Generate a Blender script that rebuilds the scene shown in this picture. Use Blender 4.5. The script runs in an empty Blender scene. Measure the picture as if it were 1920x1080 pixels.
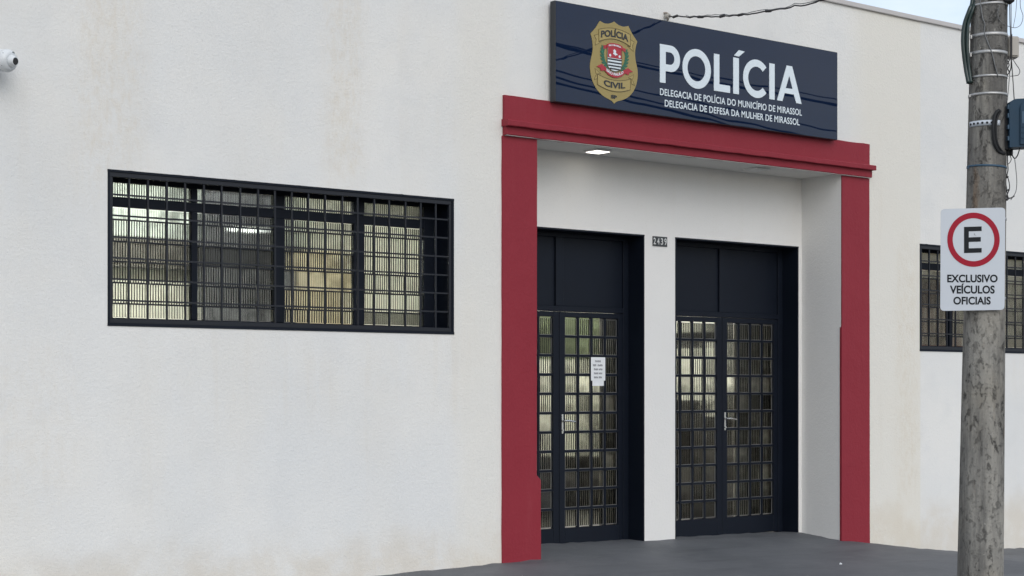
import bpy, bmesh, math, random
from mathutils import Vector, Matrix
R = math.radians
random.seed(7)
scene = bpy.context.scene
col = scene.collection

# ------------------------------------------------------------------ camera
CAM = (-8.913, -11.22, 1.41)
YAW = R(38.815)                      # viewing direction, clockwise from the facade normal
cd = bpy.data.cameras.new('camera')
cam = bpy.data.objects.new('camera', cd); col.objects.link(cam)
cam.location = CAM
cam.rotation_euler = (R(90), 0, -YAW)
cd.sensor_width = 36.0
cd.lens = 3250 / 1920 * 36.0
cd.shift_y = (732 - 540) / 1920
cd.clip_start = 0.05; cd.clip_end = 3000
scene.camera = cam

# ------------------------------------------------------------------ sky, sun, exposure
SUN_EL, SUN_AZ = R(34), R(200)       # azimuth clockwise from +Y
world = bpy.data.worlds.new('World'); scene.world = world; world.use_nodes = True
wn, wl = world.node_tree.nodes, world.node_tree.links
wn.clear()
sky = wn.new('ShaderNodeTexSky'); sky.sky_type = 'NISHITA'; sky.sun_disc = False
sky.sun_elevation = SUN_EL; sky.sun_rotation = SUN_AZ
sky.air_density = 1.0; sky.dust_density = 2.0; sky.ozone_density = 1.0; sky.altitude = 500
tc = wn.new('ShaderNodeTexCoord')
mp = wn.new('ShaderNodeMapping'); mp.inputs['Scale'].default_value = (1, 1, 2.6)
nz = wn.new('ShaderNodeTexNoise'); nz.inputs['Scale'].default_value = 2.6; nz.inputs['Detail'].default_value = 7; nz.inputs['Roughness'].default_value = .58
cr = wn.new('ShaderNodeValToRGB'); cr.color_ramp.elements[0].position = .38; cr.color_ramp.elements[1].position = .66
cr.color_ramp.elements[0].color = (.34, .34, .34, 1); cr.color_ramp.elements[1].color = (.9, .9, .9, 1)
mix = wn.new('ShaderNodeMix'); mix.data_type = 'RGBA'
mix.inputs['B'].default_value = (6.6, 7.0, 7.5, 1)
bg = wn.new('ShaderNodeBackground'); bg.inputs['Strength'].default_value = .125
wo = wn.new('ShaderNodeOutputWorld')
wl.new(tc.outputs['Generated'], mp.inputs['Vector']); wl.new(mp.outputs['Vector'], nz.inputs['Vector'])
wl.new(nz.outputs['Fac'], cr.inputs['Fac']); wl.new(cr.outputs['Color'], mix.inputs['Factor'])
wl.new(sky.outputs['Color'], mix.inputs['A']); wl.new(mix.outputs['Result'], bg.inputs['Color'])
wl.new(bg.outputs['Background'], wo.inputs['Surface'])

sd = bpy.data.lights.new('sun', 'SUN'); sd.energy = .85; sd.angle = R(45); sd.color = (1.0, .98, .95)
sun = bpy.data.objects.new('sun', sd); col.objects.link(sun)
sdir = Vector((math.sin(SUN_AZ) * math.cos(SUN_EL), math.cos(SUN_AZ) * math.cos(SUN_EL), math.sin(SUN_EL)))
sun.rotation_euler = sdir.to_track_quat('Z', 'Y').to_euler()
sun.location = sdir * 40

vs = scene.view_settings
vs.view_transform = 'Standard'; vs.look = 'None'; vs.exposure = 0.38; vs.gamma = 1.0; vs.use_curve_mapping = False

# ------------------------------------------------------------------ material helpers
class NT:
    def __init__(s, name):
        s.m = bpy.data.materials.new(name); s.m.use_nodes = True
        s.n, s.l = s.m.node_tree.nodes, s.m.node_tree.links
        s.n.clear()
        s.out = s.n.new('ShaderNodeOutputMaterial')
    def node(s, t, **kw):
        n = s.n.new('ShaderNode' + t)
        for k, v in kw.items(): setattr(n, k, v)
        return n
    def set(s, sock, v):
        if isinstance(v, bpy.types.NodeSocket): s.l.new(v, sock)
        else: sock.default_value = v
    def math(s, op, a, b=0.0, clamp=False):
        n = s.node('Math', operation=op, use_clamp=clamp); s.set(n.inputs[0], a); s.set(n.inputs[1], b); return n.outputs[0]
    def obj(s, scale=(1, 1, 1), loc=(0, 0, 0)):
        t = s.node('TexCoord'); m = s.node('Mapping'); m.inputs['Scale'].default_value = scale; m.inputs['Location'].default_value = loc
        s.l.new(t.outputs['Object'], m.inputs['Vector']); return m.outputs['Vector']
    def xyz(s):
        t = s.node('TexCoord'); q = s.node('SeparateXYZ'); s.l.new(t.outputs['Object'], q.inputs[0]); return q.outputs
    def noise(s, vec, scale, detail=4, rough=.55, dist=0):
        n = s.node('TexNoise'); s.set(n.inputs['Vector'], vec); n.inputs['Scale'].default_value = scale
        n.inputs['Detail'].default_value = detail; n.inputs['Roughness'].default_value = rough; n.inputs['Distortion'].default_value = dist
        return n.outputs['Fac']
    def ramp(s, fac, stops):
        n = s.node('ValToRGB'); s.set(n.inputs['Fac'], fac)
        e = n.color_ramp.elements
        while len(e) < len(stops): e.new(.5)
        for k, (p, c) in zip(e, stops):
            k.position = p; k.color = c if len(c) == 4 else (*c, 1)
        return n.outputs['Color']
    def step(s, v, a, b):            # smooth 0..1 as v goes a..b
        n = s.node('MapRange', interpolation_type='SMOOTHSTEP'); s.set(n.inputs[0], v)
        n.inputs[1].default_value = a; n.inputs[2].default_value = b; return n.outputs[0]
    def mix(s, fac, a, b, blend='MIX'):
        n = s.node('Mix', data_type='RGBA', blend_type=blend)
        s.set(n.inputs['Factor'], fac)
        for k, v in (('A', a), ('B', b)):
            s.set(n.inputs[k], v if isinstance(v, bpy.types.NodeSocket) else (*v[:3], 1))
        return n.outputs['Result']
    def bump(s, h, strength=.5, dist=.004):
        n = s.node('Bump'); s.set(n.inputs['Height'], h); n.inputs['Strength'].default_value = strength; n.inputs['Distance'].default_value = dist
        return n.outputs['Normal']
    def pbr(s, color, rough=.6, normal=None, metal=0, spec=.5, emit=None, estr=0):
        b = s.node('BsdfPrincipled')
        s.set(b.inputs['Base Color'], color if isinstance(color, bpy.types.NodeSocket) else (*color[:3], 1))
        s.set(b.inputs['Roughness'], rough); s.set(b.inputs['Metallic'], metal); s.set(b.inputs['Specular IOR Level'], spec)
        if normal is not None: s.l.new(normal, b.inputs['Normal'])
        if emit: b.inputs['Emission Color'].default_value = (*emit, 1); b.inputs['Emission Strength'].default_value = estr
        s.l.new(b.outputs[0], s.out.inputs['Surface']); return s.m

M = {}
def simple(name, color, rough=.55, metal=0, spec=.5, var=.12, nscale=6, bstr=.0, bscale=80):
    t = NT(name); v = t.obj()
    f = t.noise(v, nscale, 5, .6)
    c = t.mix(f, [x * (1 - var) for x in color], [min(1, x * (1 + var)) for x in color])
    nrm = t.bump(t.noise(v, bscale, 3), bstr, .002) if bstr else None
    r = t.math('ADD', t.math('MULTIPLY', f, .16), rough - .08)
    M[name] = t.pbr(c, r, nrm, metal, spec); return M[name]

# painted stucco of the facade: white with beige dirt runs, cream repainted field, blotches
def wall_material(name, facade):
    t = NT(name); v = t.obj(); x, y, z = t.xyz()
    big = t.noise(v, .55, 5, .55)
    mid = t.noise(v, 2.6, 6, .62)
    base = t.mix(t.step(big, .3, .7), (.705, .715, .712), (.775, .770, .745))
    base = t.mix(t.math('MULTIPLY', t.step(mid, .45, .75), .5), base, (.675, .685, .685))
    streak = t.noise(t.obj((5.5, 1, .35)), 1.0, 6, .6)
    area = t.noise(t.obj((.8, 1, .6), (3.1, 0, 1.7)), 1.0, 3, .5)
    dirt = t.math('MULTIPLY', t.step(streak, .5, .78), t.step(area, .42, .66))
    if facade:
        w = t.math('MULTIPLY', t.math('SUBTRACT', t.noise(v, 3.0, 4), .5), .16)
        xe = t.math('ADD', x, w)
        def band(a, b, soft):
            return t.math('MULTIPLY', t.step(xe, a - soft, a + soft), t.math('SUBTRACT', 1.0, t.step(xe, b - soft, b + soft)))
        def zband(a, b, soft):
            return t.math('MULTIPLY', t.step(z, a - soft, a + soft), t.math('SUBTRACT', 1.0, t.step(z, b - soft, b + soft)))
        hard = t.math('SUBTRACT', 1.0, t.step(x, 5.47, 5.50))
        cream = t.math('MULTIPLY', t.math('MULTIPLY', t.step(xe, 4.2, 4.7), hard), .95)
        cream2 = t.math('MULTIPLY', band(-.45, .05, .12), .55)
        base = t.mix(t.math('MAXIMUM', cream, cream2), base, (.745, .725, .665))
        run = t.math('MULTIPLY', band(-1.72, -1.38, .12), zband(2.98, 6.0, .3))
        run2 = t.math('MULTIPLY', band(-3.75, -3.25, .16), zband(2.85, 6.0, .4))
        run3 = t.math('MULTIPLY', band(-4.6, -3.75, .2), t.math('MULTIPLY', zband(.6, 1.75, .35), .5))
        run4 = t.math('MULTIPLY', band(5.1, 5.46, .1), zband(.2, 2.9, .5))
        low = t.math('SUBTRACT', 1.0, t.step(t.math('ADD', z, t.math('MULTIPLY', mid, -.5)), -.28, .16))
        runs = t.math('MAXIMUM', t.math('MAXIMUM', run, run2), t.math('MAXIMUM', run3, run4))
        grain = t.step(t.noise(t.obj((10, 1, 4.5)), 1.8, 9, .78), .40, .68)
        dirt = t.math('MAXIMUM', t.math('MULTIPLY', dirt, .35), t.math('MULTIPLY', t.math('MULTIPLY', runs, grain), .62))
        dirt = t.math('MAXIMUM', dirt, t.math('MULTIPLY', t.math('MULTIPLY', low, t.step(mid, .25, .6)), .75))
    if not facade:
        base = t.mix(.6, base, (.80, .785, .755)); dirt = t.math('MULTIPLY', dirt, .15)
    if facade:
        soft = t.math('MAXIMUM', t.math('MULTIPLY', runs, .8), t.math('MULTIPLY', t.step(area, .40, .68), .7))
        soft = t.math('MAXIMUM', soft, t.math('SUBTRACT', 1.0, t.step(t.math('ADD', x, t.math('MULTIPLY', mid, 1.2)), -4.2, -2.9)))
        soft = t.math('MULTIPLY', soft, t.step(t.noise(t.obj((2.2, 1, .9)), 1.0, 7, .68), .28, .62))
        base = t.mix(t.math('MULTIPLY', soft, .25), base, (.72, .665, .56))
    base = t.mix(t.math('MULTIPLY', dirt, .62), base, (.62, .545, .43))
    speck = t.noise(v, 95, 2, .5)
    base = t.mix(t.math('MULTIPLY', t.step(speck, .63, .72), .3), base, (.42, .41, .38))
    h1 = t.noise(v, 42, 4, .62)
    h2 = t.noise(t.obj((1, 1, .7)), 130, 2, .6)
    h3 = t.noise(v, 7, 3, .5)
    h = t.math('ADD', t.math('ADD', t.math('MULTIPLY', h1, 1.0), t.math('MULTIPLY', h2, .45)), t.math('MULTIPLY', h3, .5))
    M[name] = t.pbr(base, .86, t.bump(h, .55, .0065 if facade else .0055), 0, .25)
wall_material('stucco', True)
wall_material('porch_stucco', False)

def red_material():
    t = NT('red_paint'); v = t.obj()
    f = t.noise(v, 2.2, 6, .6)
    c = t.mix(f, (.228, .015, .028), (.272, .022, .036))
    c = t.mix(t.math('MULTIPLY', t.step(t.noise(t.obj((4, 4, .5)), 1.4, 6, .65), .52, .8), .12), c, (.33, .075, .085))
    chip = t.step(t.noise(v, 33, 3, .7), .74, .78)
    c = t.mix(t.math('MULTIPLY', chip, .5), c, (.5, .3, .28))
    h = t.math('ADD', t.noise(v, 38, 4), t.math('MULTIPLY', t.noise(v, 6, 3), 2.0))
    M['red_paint'] = t.pbr(c, .62, t.bump(h, .45, .006), 0, .35)
red_material()
simple('dark_paint', (.0055, .0085, .016), .5, spec=.2, var=.25, nscale=3, bstr=.12, bscale=30)
simple('bar_paint', (.010, .012, .018), .45, spec=.4, var=.25)
simple('white_plaster', (.70, .69, .66), .85, spec=.2, var=.06, bstr=.3, bscale=60)
simple('flashing', (.52, .50, .49), .55, var=.1, nscale=2)
simple('lamp_white', (.8, .8, .78), .4, var=.02)
simple('lamp_off', (.62, .63, .62), .35, var=.03)
simple('steel', (.46, .46, .455), .5, metal=.7, var=.2, nscale=30)
simple('chrome', (.75, .75, .73), .25, metal=1.0, var=.25, nscale=45)
simple('worn_chrome', (.5, .5, .49), .3, metal=1.0, var=.4, nscale=45)
simple('putty', (.20, .20, .195), .8, var=.2)
simple('black_rubber', (.008, .009, .011), .75, var=.2)
simple('green_conduit', (.012, .028, .026), .3, var=.3, nscale=18)
simple('grey_wire', (.16, .165, .17), .5, var=.2)
simple('dark_wire', (.03, .03, .032), .55, var=.2)
simple('copper_dull', (.33, .29, .25), .5, var=.3, nscale=40)
simple('box_blue', (.014, .042, .075), .55, spec=.25, var=.2, nscale=7, bstr=.1)
simple('box_blue_light', (.045, .09, .14), .5, spec=.3, var=.15)
simple('box_beige', (.40, .38, .34), .5, var=.15)
simple('plate_white', (.51, .55, .60), .45, var=.05, nscale=4)
simple('plate_back', (.35, .35, .36), .5, metal=.6)
simple('sign_red', (.31, .006, .024), .5, spec=.2, var=.06)
simple('sign_black', (.008, .011, .015), .6, spec=.2, var=.1)
simple('paper', (.78, .80, .82), .7, var=.05, nscale=20)
simple('ink', (.16, .17, .19), .7, var=.3, nscale=60)
simple('vinyl_white', (.72, .80, .85), .35, var=.03)
simple('gold', (.33, .255, .088), .4, var=.1, nscale=5)
simple('gold_light', (.385, .30, .11), .4, var=.08)
simple('gold_line', (.10, .075, .03), .45, var=.1)
simple('emblem_black', (.020, .024, .030), .4, var=.1)
simple('emblem_red', (.40, .025, .04), .4, var=.1)
simple('emblem_green', (.02, .13, .075), .4, var=.25, nscale=60)
simple('tile_black', (.03, .033, .036), .3, var=.2, nscale=50)
simple('tile_white', (.62, .63, .62), .35, var=.1)
simple('camera_white', (.66, .69, .71), .38, var=.04)
simple('camera_grey', (.22, .25, .26), .3, var=.1)
simple('lens_black', (.02, .022, .025), .12, spec=.6)
simple('cream_inside', (.77, .755, .66), .8, var=.05, spec=.2)
simple('green_inside', (.72, .78, .73), .8, var=.05, spec=.2)
simple('brown_inside', (.055, .05, .046), .7, var=.25, nscale=3)
simple('board_inside', (.34, .31, .28), .7, var=.15, nscale=3)
simple('redwood_inside', (.26, .15, .12), .6, var=.25, nscale=3)
simple('leaf_inside', (.16, .19, .10), .7, var=.5, nscale=9)
simple('shelf_inside', (.13, .12, .105), .7, var=.3, nscale=3)
simple('dark_inside', (.085, .086, .098), .7, var=.3, nscale=2)
simple('ochre_inside', (.66, .57, .40), .6, var=.25, nscale=4)
simple('floor_inside', (.18, .17, .155), .4, var=.15)
simple('roof_slab', (.35, .34, .33), .8)
simple('kerb_stone', (.27, .265, .255), .8, var=.2, bstr=.4, bscale=40)
simple('terrain', (.16, .14, .10), .9, var=.3, nscale=.2)
def asphalt():
    t = NT('asphalt'); v = t.obj()
    c = t.mix(t.noise(v, .6, 6), (.04, .041, .043), (.065, .064, .062))
    c = t.mix(t.step(t.noise(v, 120, 2), .55, .7), c, (.11, .108, .10))
    M['asphalt'] = t.pbr(c, .85, t.bump(t.noise(v, 110, 3), .6, .006))
asphalt()
def sidewalk_mat():
    t = NT('painted_cement'); v = t.obj()
    a = t.noise(v, 1.1, 7, .6); b = t.noise(v, 6.5, 6, .65)
    c = t.mix(t.step(a, .3, .72), (.09, .096, .106), (.122, .128, .138))
    c = t.mix(t.math('MULTIPLY', t.step(b, .50, .72), .5), c, (.150, .152, .155))
    c = t.mix(t.math('MULTIPLY', t.step(t.noise(t.obj((.5, 2.5, 1)), 1.3, 6, .6), .50, .72), .6), c, (.060, .065, .074))
    c = t.mix(t.math('MULTIPLY', t.step(t.noise(v, 60, 2), .7, .78), .4), c, (.25, .25, .25))
    h = t.math('ADD', t.noise(v, 60, 4), t.math('MULTIPLY', a, 3))
    M['painted_cement'] = t.pbr(c, .62, t.bump(h, .35, .006), 0, .4)
sidewalk_mat()
def concrete_pole():
    t = NT('pole_concrete'); v = t.obj(); x, y, z = t.xyz()
    a = t.noise(t.obj((9, 9, 1.1)), 1.0, 8, .7, .2)
    c = t.mix(t.step(a, .34, .64), (.135, .132, .124), (.305, .295, .268))
    lo = t.noise(v, 1.7, 5)
    c = t.mix(t.math('MULTIPLY', t.step(lo, .45, .7), .6), c, (.31, .285, .235))
    up = t.math('MULTIPLY', t.step(z, 2.0, 3.2), .75)                       # weathered upper part
    c = t.mix(t.math('MULTIPLY', up, t.step(t.noise(t.obj((7, 7, .35), (3, 1, 0)), 1, 7, .7), .34, .6)), c, (.085, .082, .080))
    st = t.step(t.noise(t.obj((19, 19, 11)), 1.0, 10, .8, .3), .53, .64)     # soot and lichen with a shape of its own
    ar = t.step(t.noise(t.obj((4.2, 4.2, 1.5), (1.5, .2, .4)), 1, 4), .44, .58)
    c = t.mix(t.math('MULTIPLY', t.math('MULTIPLY', st, ar), .75), c, (.028, .027, .026))
    sp = t.step(t.noise(v, 48, 3, .6), .60, .70)
    c = t.mix(t.math('MULTIPLY', sp, .45), c, (.07, .068, .065))
    sp2 = t.step(t.noise(v, 37, 3, .6), .66, .74)
    c = t.mix(t.math('MULTIPLY', sp2, .5), c, (.42, .41, .38))
    ru = t.step(t.noise(t.obj((7, 7, 1.6), (7, 2, 5)), 1, 6), .62, .72)
    c = t.mix(t.math('MULTIPLY', ru, .55), c, (.23, .15, .09))
    h = t.math('ADD', t.noise(v, 45, 5, .65), t.math('MULTIPLY', a, 2.0))
    h = t.math('SUBTRACT', h, t.math('MULTIPLY', st, .8))
    M['pole_concrete'] = t.pbr(c, .88, t.bump(h, .9, .010), 0, .25)
concrete_pole()
def sign_navy():
    t = NT('sign_navy'); v = t.obj()
    f = t.noise(v, 1.5, 3)
    c = t.mix(f, (.003, .010, .034), (.004, .013, .042))
    w = t.noise(t.obj((1.1, 1, 1.6)), 1.0, 2, .4)          # slightly bowed sheet
    b = t.node('BsdfPrincipled')
    t.set(b.inputs['Base Color'], c); b.inputs['Roughness'].default_value = .012; b.inputs['IOR'].default_value = 1.43
    t.l.new(t.bump(w, .08, .03), b.inputs['Normal'])
    t.l.new(b.outputs[0], t.out.inputs['Surface']); M['sign_navy'] = t.m
sign_navy()
def fluted_glass(name, pitch, tint, dark, rough):
    t = NT(name); x, y, z = t.xyz()
    oi = t.node('ObjectInfo'); rnd = oi.outputs['Random']
    ph = t.math('ADD', t.math('MULTIPLY', t.math('MULTIPLY', x, 2 * math.pi / pitch), t.math('ADD', .9, t.math('MULTIPLY', rnd, .2))), t.math('MULTIPLY', rnd, 40.0))
    wob = t.math('MULTIPLY', t.noise(t.obj((30, 1, 6)), 1.0, 3), 1.2)
    s = t.math('ADD', t.math('MULTIPLY', t.math('SINE', t.math('ADD', ph, wob)), .5), .5)
    r2 = t.math('FRACT', t.math('MULTIPLY', rnd, 17.3))
    flut = t.math('ADD', t.math('MULTIPLY', t.step(r2, .22, .34), .85), .15)      # a few panes were replaced by smoother glass
    c = t.mix(t.math('MULTIPLY', t.math('SUBTRACT', 1.0, t.step(s, .22, .5)), flut), tint, dark)  # dark stripes put into the glass colour to strengthen the refraction of the flutes
    grime = t.noise(t.obj((7, 1, 5)), 1.0, 4)
    c = t.mix(t.math('MULTIPLY', t.math('MULTIPLY', t.step(grime, .4, .7), rnd), .7), c, [k * .45 for k in tint])
    c = t.mix(t.math('MULTIPLY', t.step(t.math('FRACT', t.math('MULTIPLY', rnd, 31.7)), .55, 1.0), .55), c, [k * .35 for k in tint])
    g = t.node('BsdfGlass'); t.set(g.inputs['Color'], c); g.inputs['Roughness'].default_value = rough; g.inputs['IOR'].default_value = 1.45
    b = t.node('Bump'); t.set(b.inputs['Height'], s); t.set(b.inputs['Strength'], t.math('MULTIPLY', flut, .5)); b.inputs['Distance'].default_value = .0026
    t.l.new(b.outputs['Normal'], g.inputs['Normal'])
    t.l.new(g.outputs[0], t.out.inputs['Surface']); M[name] = t.m
fluted_glass('fluted_glass', .0235, (.95, .96, .92), (.16, .17, .16), .05)
fluted_glass('window_glass', .0205, (.95, .965, .93), (.26, .27, .26), .05)
def emitter(name, colr, strength):
    t = NT(name); e = t.node('Emission'); e.inputs['Color'].default_value = (*colr, 1); e.inputs['Strength'].default_value = strength
    t.l.new(e.outputs[0], t.out.inputs['Surface']); M[name] = t.m
emitter('tube_light', (.95, 1.0, .98), 3.5)
emitter('porch_light', (1.0, .95, .86), 3.2)
emitter('added_room_light', (1.0, 1.0, .97), 175.0)  # from here on: emitters of the unseen lamps added behind the glass
emitter('added_dim_light', (1.0, .97, .92), 80.0)
emitter('added_hall_light', (1.0, 1.0, .98), 480.0)

# ------------------------------------------------------------------ mesh helpers
def tag(o, label=None, cat=None, group=None, kind=None):
    if label: o['label'] = label
    if cat: o['category'] = cat
    if group: o['group'] = group
    if kind: o['kind'] = kind
    return o
def empty(name, loc=(0, 0, 0), rz=0, parent=None):
    o = bpy.data.objects.new(name, None); col.objects.link(o); o.location = loc; o.rotation_euler = (0, 0, rz)
    o.empty_display_size = .2
    if parent: o.parent = parent
    return o
def link(name, me, mat=None, parent=None, loc=(0, 0, 0), rot=(0, 0, 0)):
    o = bpy.data.objects.new(name, me); col.objects.link(o)
    if mat and not me.materials: me.materials.append(M[mat])
    o.location = loc; o.rotation_euler = rot
    if parent: o.parent = parent
    return o
class MB:
    def __init__(s): s.v = []; s.f = []; s.sm = []
    def box(s, x0, x1, y0, y1, z0, z1):
        b = len(s.v)
        s.v += [(x0, y0, z0), (x1, y0, z0), (x1, y1, z0), (x0, y1, z0), (x0, y0, z1), (x1, y0, z1), (x1, y1, z1), (x0, y1, z1)]
        s.f += [tuple(b + i for i in q) for q in ((0, 3, 2, 1), (4, 5, 6, 7), (0, 1, 5, 4), (1, 2, 6, 5), (2, 3, 7, 6), (3, 0, 4, 7))]
        s.sm += [False] * 6; return s
    def tube(s, pts, r, n=10, caps=True, taper=None):
        pts = [Vector(p) for p in pts]; b = len(s.v); k = len(pts)
        ref = None
        for i, p in enumerate(pts):
            t = (pts[min(i + 1, k - 1)] - pts[max(i - 1, 0)]).normalized()
            if ref is None: ref = t.orthogonal().normalized()
            ref = (ref - t * ref.dot(t)).normalized(); bi = t.cross(ref)
            rr = taper[i] if taper else r
            for j in range(n):
                a = 2 * math.pi * j / n
                s.v.append(tuple(p + (ref * math.cos(a) + bi * math.sin(a)) * rr))
        for i in range(k - 1):
            for j in range(n):
                s.f.append((b + i * n + j, b + i * n + (j + 1) % n, b + (i + 1) * n + (j + 1) % n, b + (i + 1) * n + j)); s.sm.append(True)
        if caps:
            s.f.append(tuple(b + j for j in reversed(range(n)))); s.sm.append(False)
            s.f.append(tuple(b + (k - 1) * n + j for j in range(n))); s.sm.append(False)
        return s
    def lathe(s, prof, n=32, c=(0, 0, 0), lean=(0, 0)):
        b = len(s.v)
        for (r, z) in prof:
            for j in range(n):
                a = 2 * math.pi * j / n
                s.v.append((c[0] + r * math.cos(a) + lean[0] * z, c[1] + r * math.sin(a) + lean[1] * z, c[2] + z))
        for i in range(len(prof) - 1):
            for j in range(n):
                s.f.append((b + i * n + j, b + i * n + (j + 1) % n, b + (i + 1) * n + (j + 1) % n, b + (i + 1) * n + j)); s.sm.append(True)
        if prof[0][0] > 1e-6: s.f.append(tuple(b + j for j in reversed(range(n)))); s.sm.append(False)
        if prof[-1][0] > 1e-6: s.f.append(tuple(b + (len(prof) - 1) * n + j for j in range(n))); s.sm.append(False)
        return s
    def mesh(s, name):
        me = bpy.data.meshes.new(name); me.from_pydata(s.v, [], s.f); me.polygons.foreach_set('use_smooth', s.sm); me.update(); return me
    def build(s, name, mat, parent=None, loc=(0, 0, 0), rot=(0, 0, 0), bevel=0, seg=2):
        me = s.mesh(name)
        if bevel:
            bm = bmesh.new(); bm.from_mesh(me)
            bmesh.ops.bevel(bm, geom=list(bm.edges), offset=bevel, segments=seg, affect='EDGES', profile=.5, clamp_overlap=True)
            bm.to_mesh(me); bm.free(); me.update()
        return link(name, me, mat, parent, loc, rot)
def box(name, mat, parent, x0, x1, y0, y1, z0, z1, bevel=0):
    return MB().box(x0, x1, y0, y1, z0, z1).build(name, mat, parent, bevel=bevel)
def smooth_path(pts, sub=6):
    pts = [Vector(p) for p in pts]; out = []
    for i in range(len(pts) - 1):
        p0, p1, p2, p3 = pts[max(i - 1, 0)], pts[i], pts[i + 1], pts[min(i + 2, len(pts) - 1)]
        for k in range(sub):
            t = k / sub
            out.append(.5 * ((2 * p1) + (p2 - p0) * t + (2 * p0 - 5 * p1 + 4 * p2 - p3) * t * t + (3 * p1 - p0 - 3 * p2 + p3) * t ** 3))
    out.append(pts[-1]); return out
def rough_line(a, b, amp=.0035, step=.07):
    a, b = Vector(a), Vector(b); L = (b - a).length; n = max(1, int(L / step))
    nrm = Vector((-(b - a).y, (b - a).x)).normalized()
    return [a + (b - a) * (i / n) + (nrm * max(-2 * amp, min(2 * amp, random.gauss(0, amp))) if i else Vector((0, 0))) for i in range(n)]
def rough_poly(pts, amp=.0035, step=.07):
    out = []
    for i, p in enumerate(pts): out += rough_line(p, pts[(i + 1) % len(pts)], amp, step)
    return out
def shape_mesh(name, polys, thick):
    """flat plate with holes: polys in (x, z); front face at y = 0, back at y = thick"""
    cu = bpy.data.curves.new(name, 'CURVE'); cu.dimensions = '2D'; cu.fill_mode = 'BOTH'; cu.extrude = thick / 2
    for poly in polys:
        sp = cu.splines.new('POLY'); sp.points.add(len(poly) - 1); sp.use_cyclic_u = True
        for q, p in zip(sp.points, poly): q.co = (p[0], p[1], 0, 1)
    o = bpy.data.objects.new(name, cu)
    me = bpy.data.meshes.new_from_object(o)
    bpy.data.objects.remove(o); bpy.data.curves.remove(cu)
    for v in me.vertices: v.co = Vector((v.co.x, thick / 2 - v.co.z, v.co.y))
    me.polygons.foreach_set('use_smooth', [False] * len(me.polygons)); me.name = name
    me.update(); return me
def plate(name, polys, thick, mat, parent=None, y=0.0):
    me = shape_mesh(name, polys, thick)
    return link(name, me, mat, parent, (0, y, 0))
def rect(x0, x1, z0, z1): return [(x0, z0), (x1, z0), (x1, z1), (x0, z1)]
def arc(cx, cz, rx, rz, a0, a1, n): return [(cx + rx * math.cos(R(a0 + (a1 - a0) * i / n)), cz + rz * math.sin(R(a0 + (a1 - a0) * i / n))) for i in range(n + 1)]
_ref = {}
def text_plate(name, s, x0, x1, zbase, cap, mat, parent, y, bold=.015, thick=.0015, warp=None, space=1.0, words=False):
    """lettering cut to exact width and cap height"""
    def raw(txt):
        cu = bpy.data.curves.new(name, 'FONT'); cu.body = txt; cu.size = 1; cu.extrude = .01; cu.offset = bold; cu.resolution_u = 5; cu.space_character = space
        o = bpy.data.objects.new(name, cu); me = bpy.data.meshes.new_from_object(o); bpy.data.objects.remove(o); bpy.data.curves.remove(cu); return me
    if bold not in _ref:
        m = raw('I'); zs = [v.co.y for v in m.vertices]; _ref[bold] = (min(zs), max(zs)); bpy.data.meshes.remove(m)
    lo, hi = _ref[bold]
    me = raw(s); xs = [v.co.x for v in me.vertices]; a, b = min(xs), max(xs)
    for v in me.vertices:
        X = x0 + (v.co.x - a) / (b - a) * (x1 - x0); Z = zbase + (v.co.y - lo) / (hi - lo) * cap
        if warp: Z += warp((X - x0) / (x1 - x0))
        v.co = Vector((X, -v.co.z / .01 * thick / 2 + thick / 2, Z))
    me.name = name; me.materials.clear()
    if words:
        bm = bmesh.new(); bm.from_mesh(me); bm.verts.ensure_lookup_table(); seen = set(); isl = []
        for v in bm.verts:
            if v.index in seen: continue
            st, comp = [v], []
            seen.add(v.index)
            while st:
                c = st.pop(); comp.append(c.index)
                for e in c.link_edges:
                    o2 = e.other_vert(c)
                    if o2.index not in seen: seen.add(o2.index); st.append(o2)
            xs_ = [bm.verts[i].co.x for i in comp]; isl.append((min(xs_), max(xs_), comp))
        isl.sort(key=lambda q: q[0]); groups = []; end = None
        for a_, b_, comp in isl:
            if end is None or a_ - end > cap * .24: groups.append([])
            groups[-1] += comp; end = b_ if end is None else max(end, b_)
        for gidx in groups:
            idx = {k: n for n, k in enumerate(gidx)}
            m2 = bpy.data.meshes.new('word')
            m2.from_pydata([tuple(bm.verts[k].co) for k in gidx], [], [tuple(idx[v.index] for v in f.verts) for f in bm.faces if f.verts[0].index in idx]); m2.update()
            link('word', m2, mat, parent, (0, y, 0))
        bm.free(); bpy.data.meshes.remove(me); return None
    return link(name, me, mat, parent, (0, y, 0))

# ------------------------------------------------------------------ ground
PROF = [(-40, -.05), (-12, -.045), (-1.28, -.04), (0, -.014), (.5, -.006), (2.2, -.028), (4.25, -.060), (4.68, -.113), (5.27, -.187), (6.05, -.270), (7.27, -.306), (12, -.36), (60, -.5)]
def prof(x):
    for (a, p), (b, q) in zip(PROF, PROF[1:]):
        if x <= b:
            t = (x - a) / (b - a); return p + (q - p) * t
    return PROF[-1][1]
def gz(x, y):
    if y > 0:
        back = .050 - .0155 * x if x > .3 else .05
        return prof(x) + (back - prof(x)) * min(1, y / .51) if .3 < x < 4.4 else prof(x)
    return prof(x) + .022 * y
def sheet(name, xs, ys, zf, mat, kind='structure'):
    v = [(x, y, zf(x, y)) for y in ys for x in xs]; n = len(xs)
    f = [(j * n + i, j * n + i + 1, (j + 1) * n + i + 1, (j + 1) * n + i) for j in range(len(ys) - 1) for i in range(n - 1)]
    me = bpy.data.meshes.new(name); me.from_pydata(v, [], f); me.polygons.foreach_set('use_smooth', [True] * len(f)); me.update()
    return tag(link(name, me, mat), kind=kind)
def frange(a, b, s):
    n = int(round((b - a) / s)); return [a + (b - a) * i / n for i in range(n + 1)]
KY = -4.55
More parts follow.
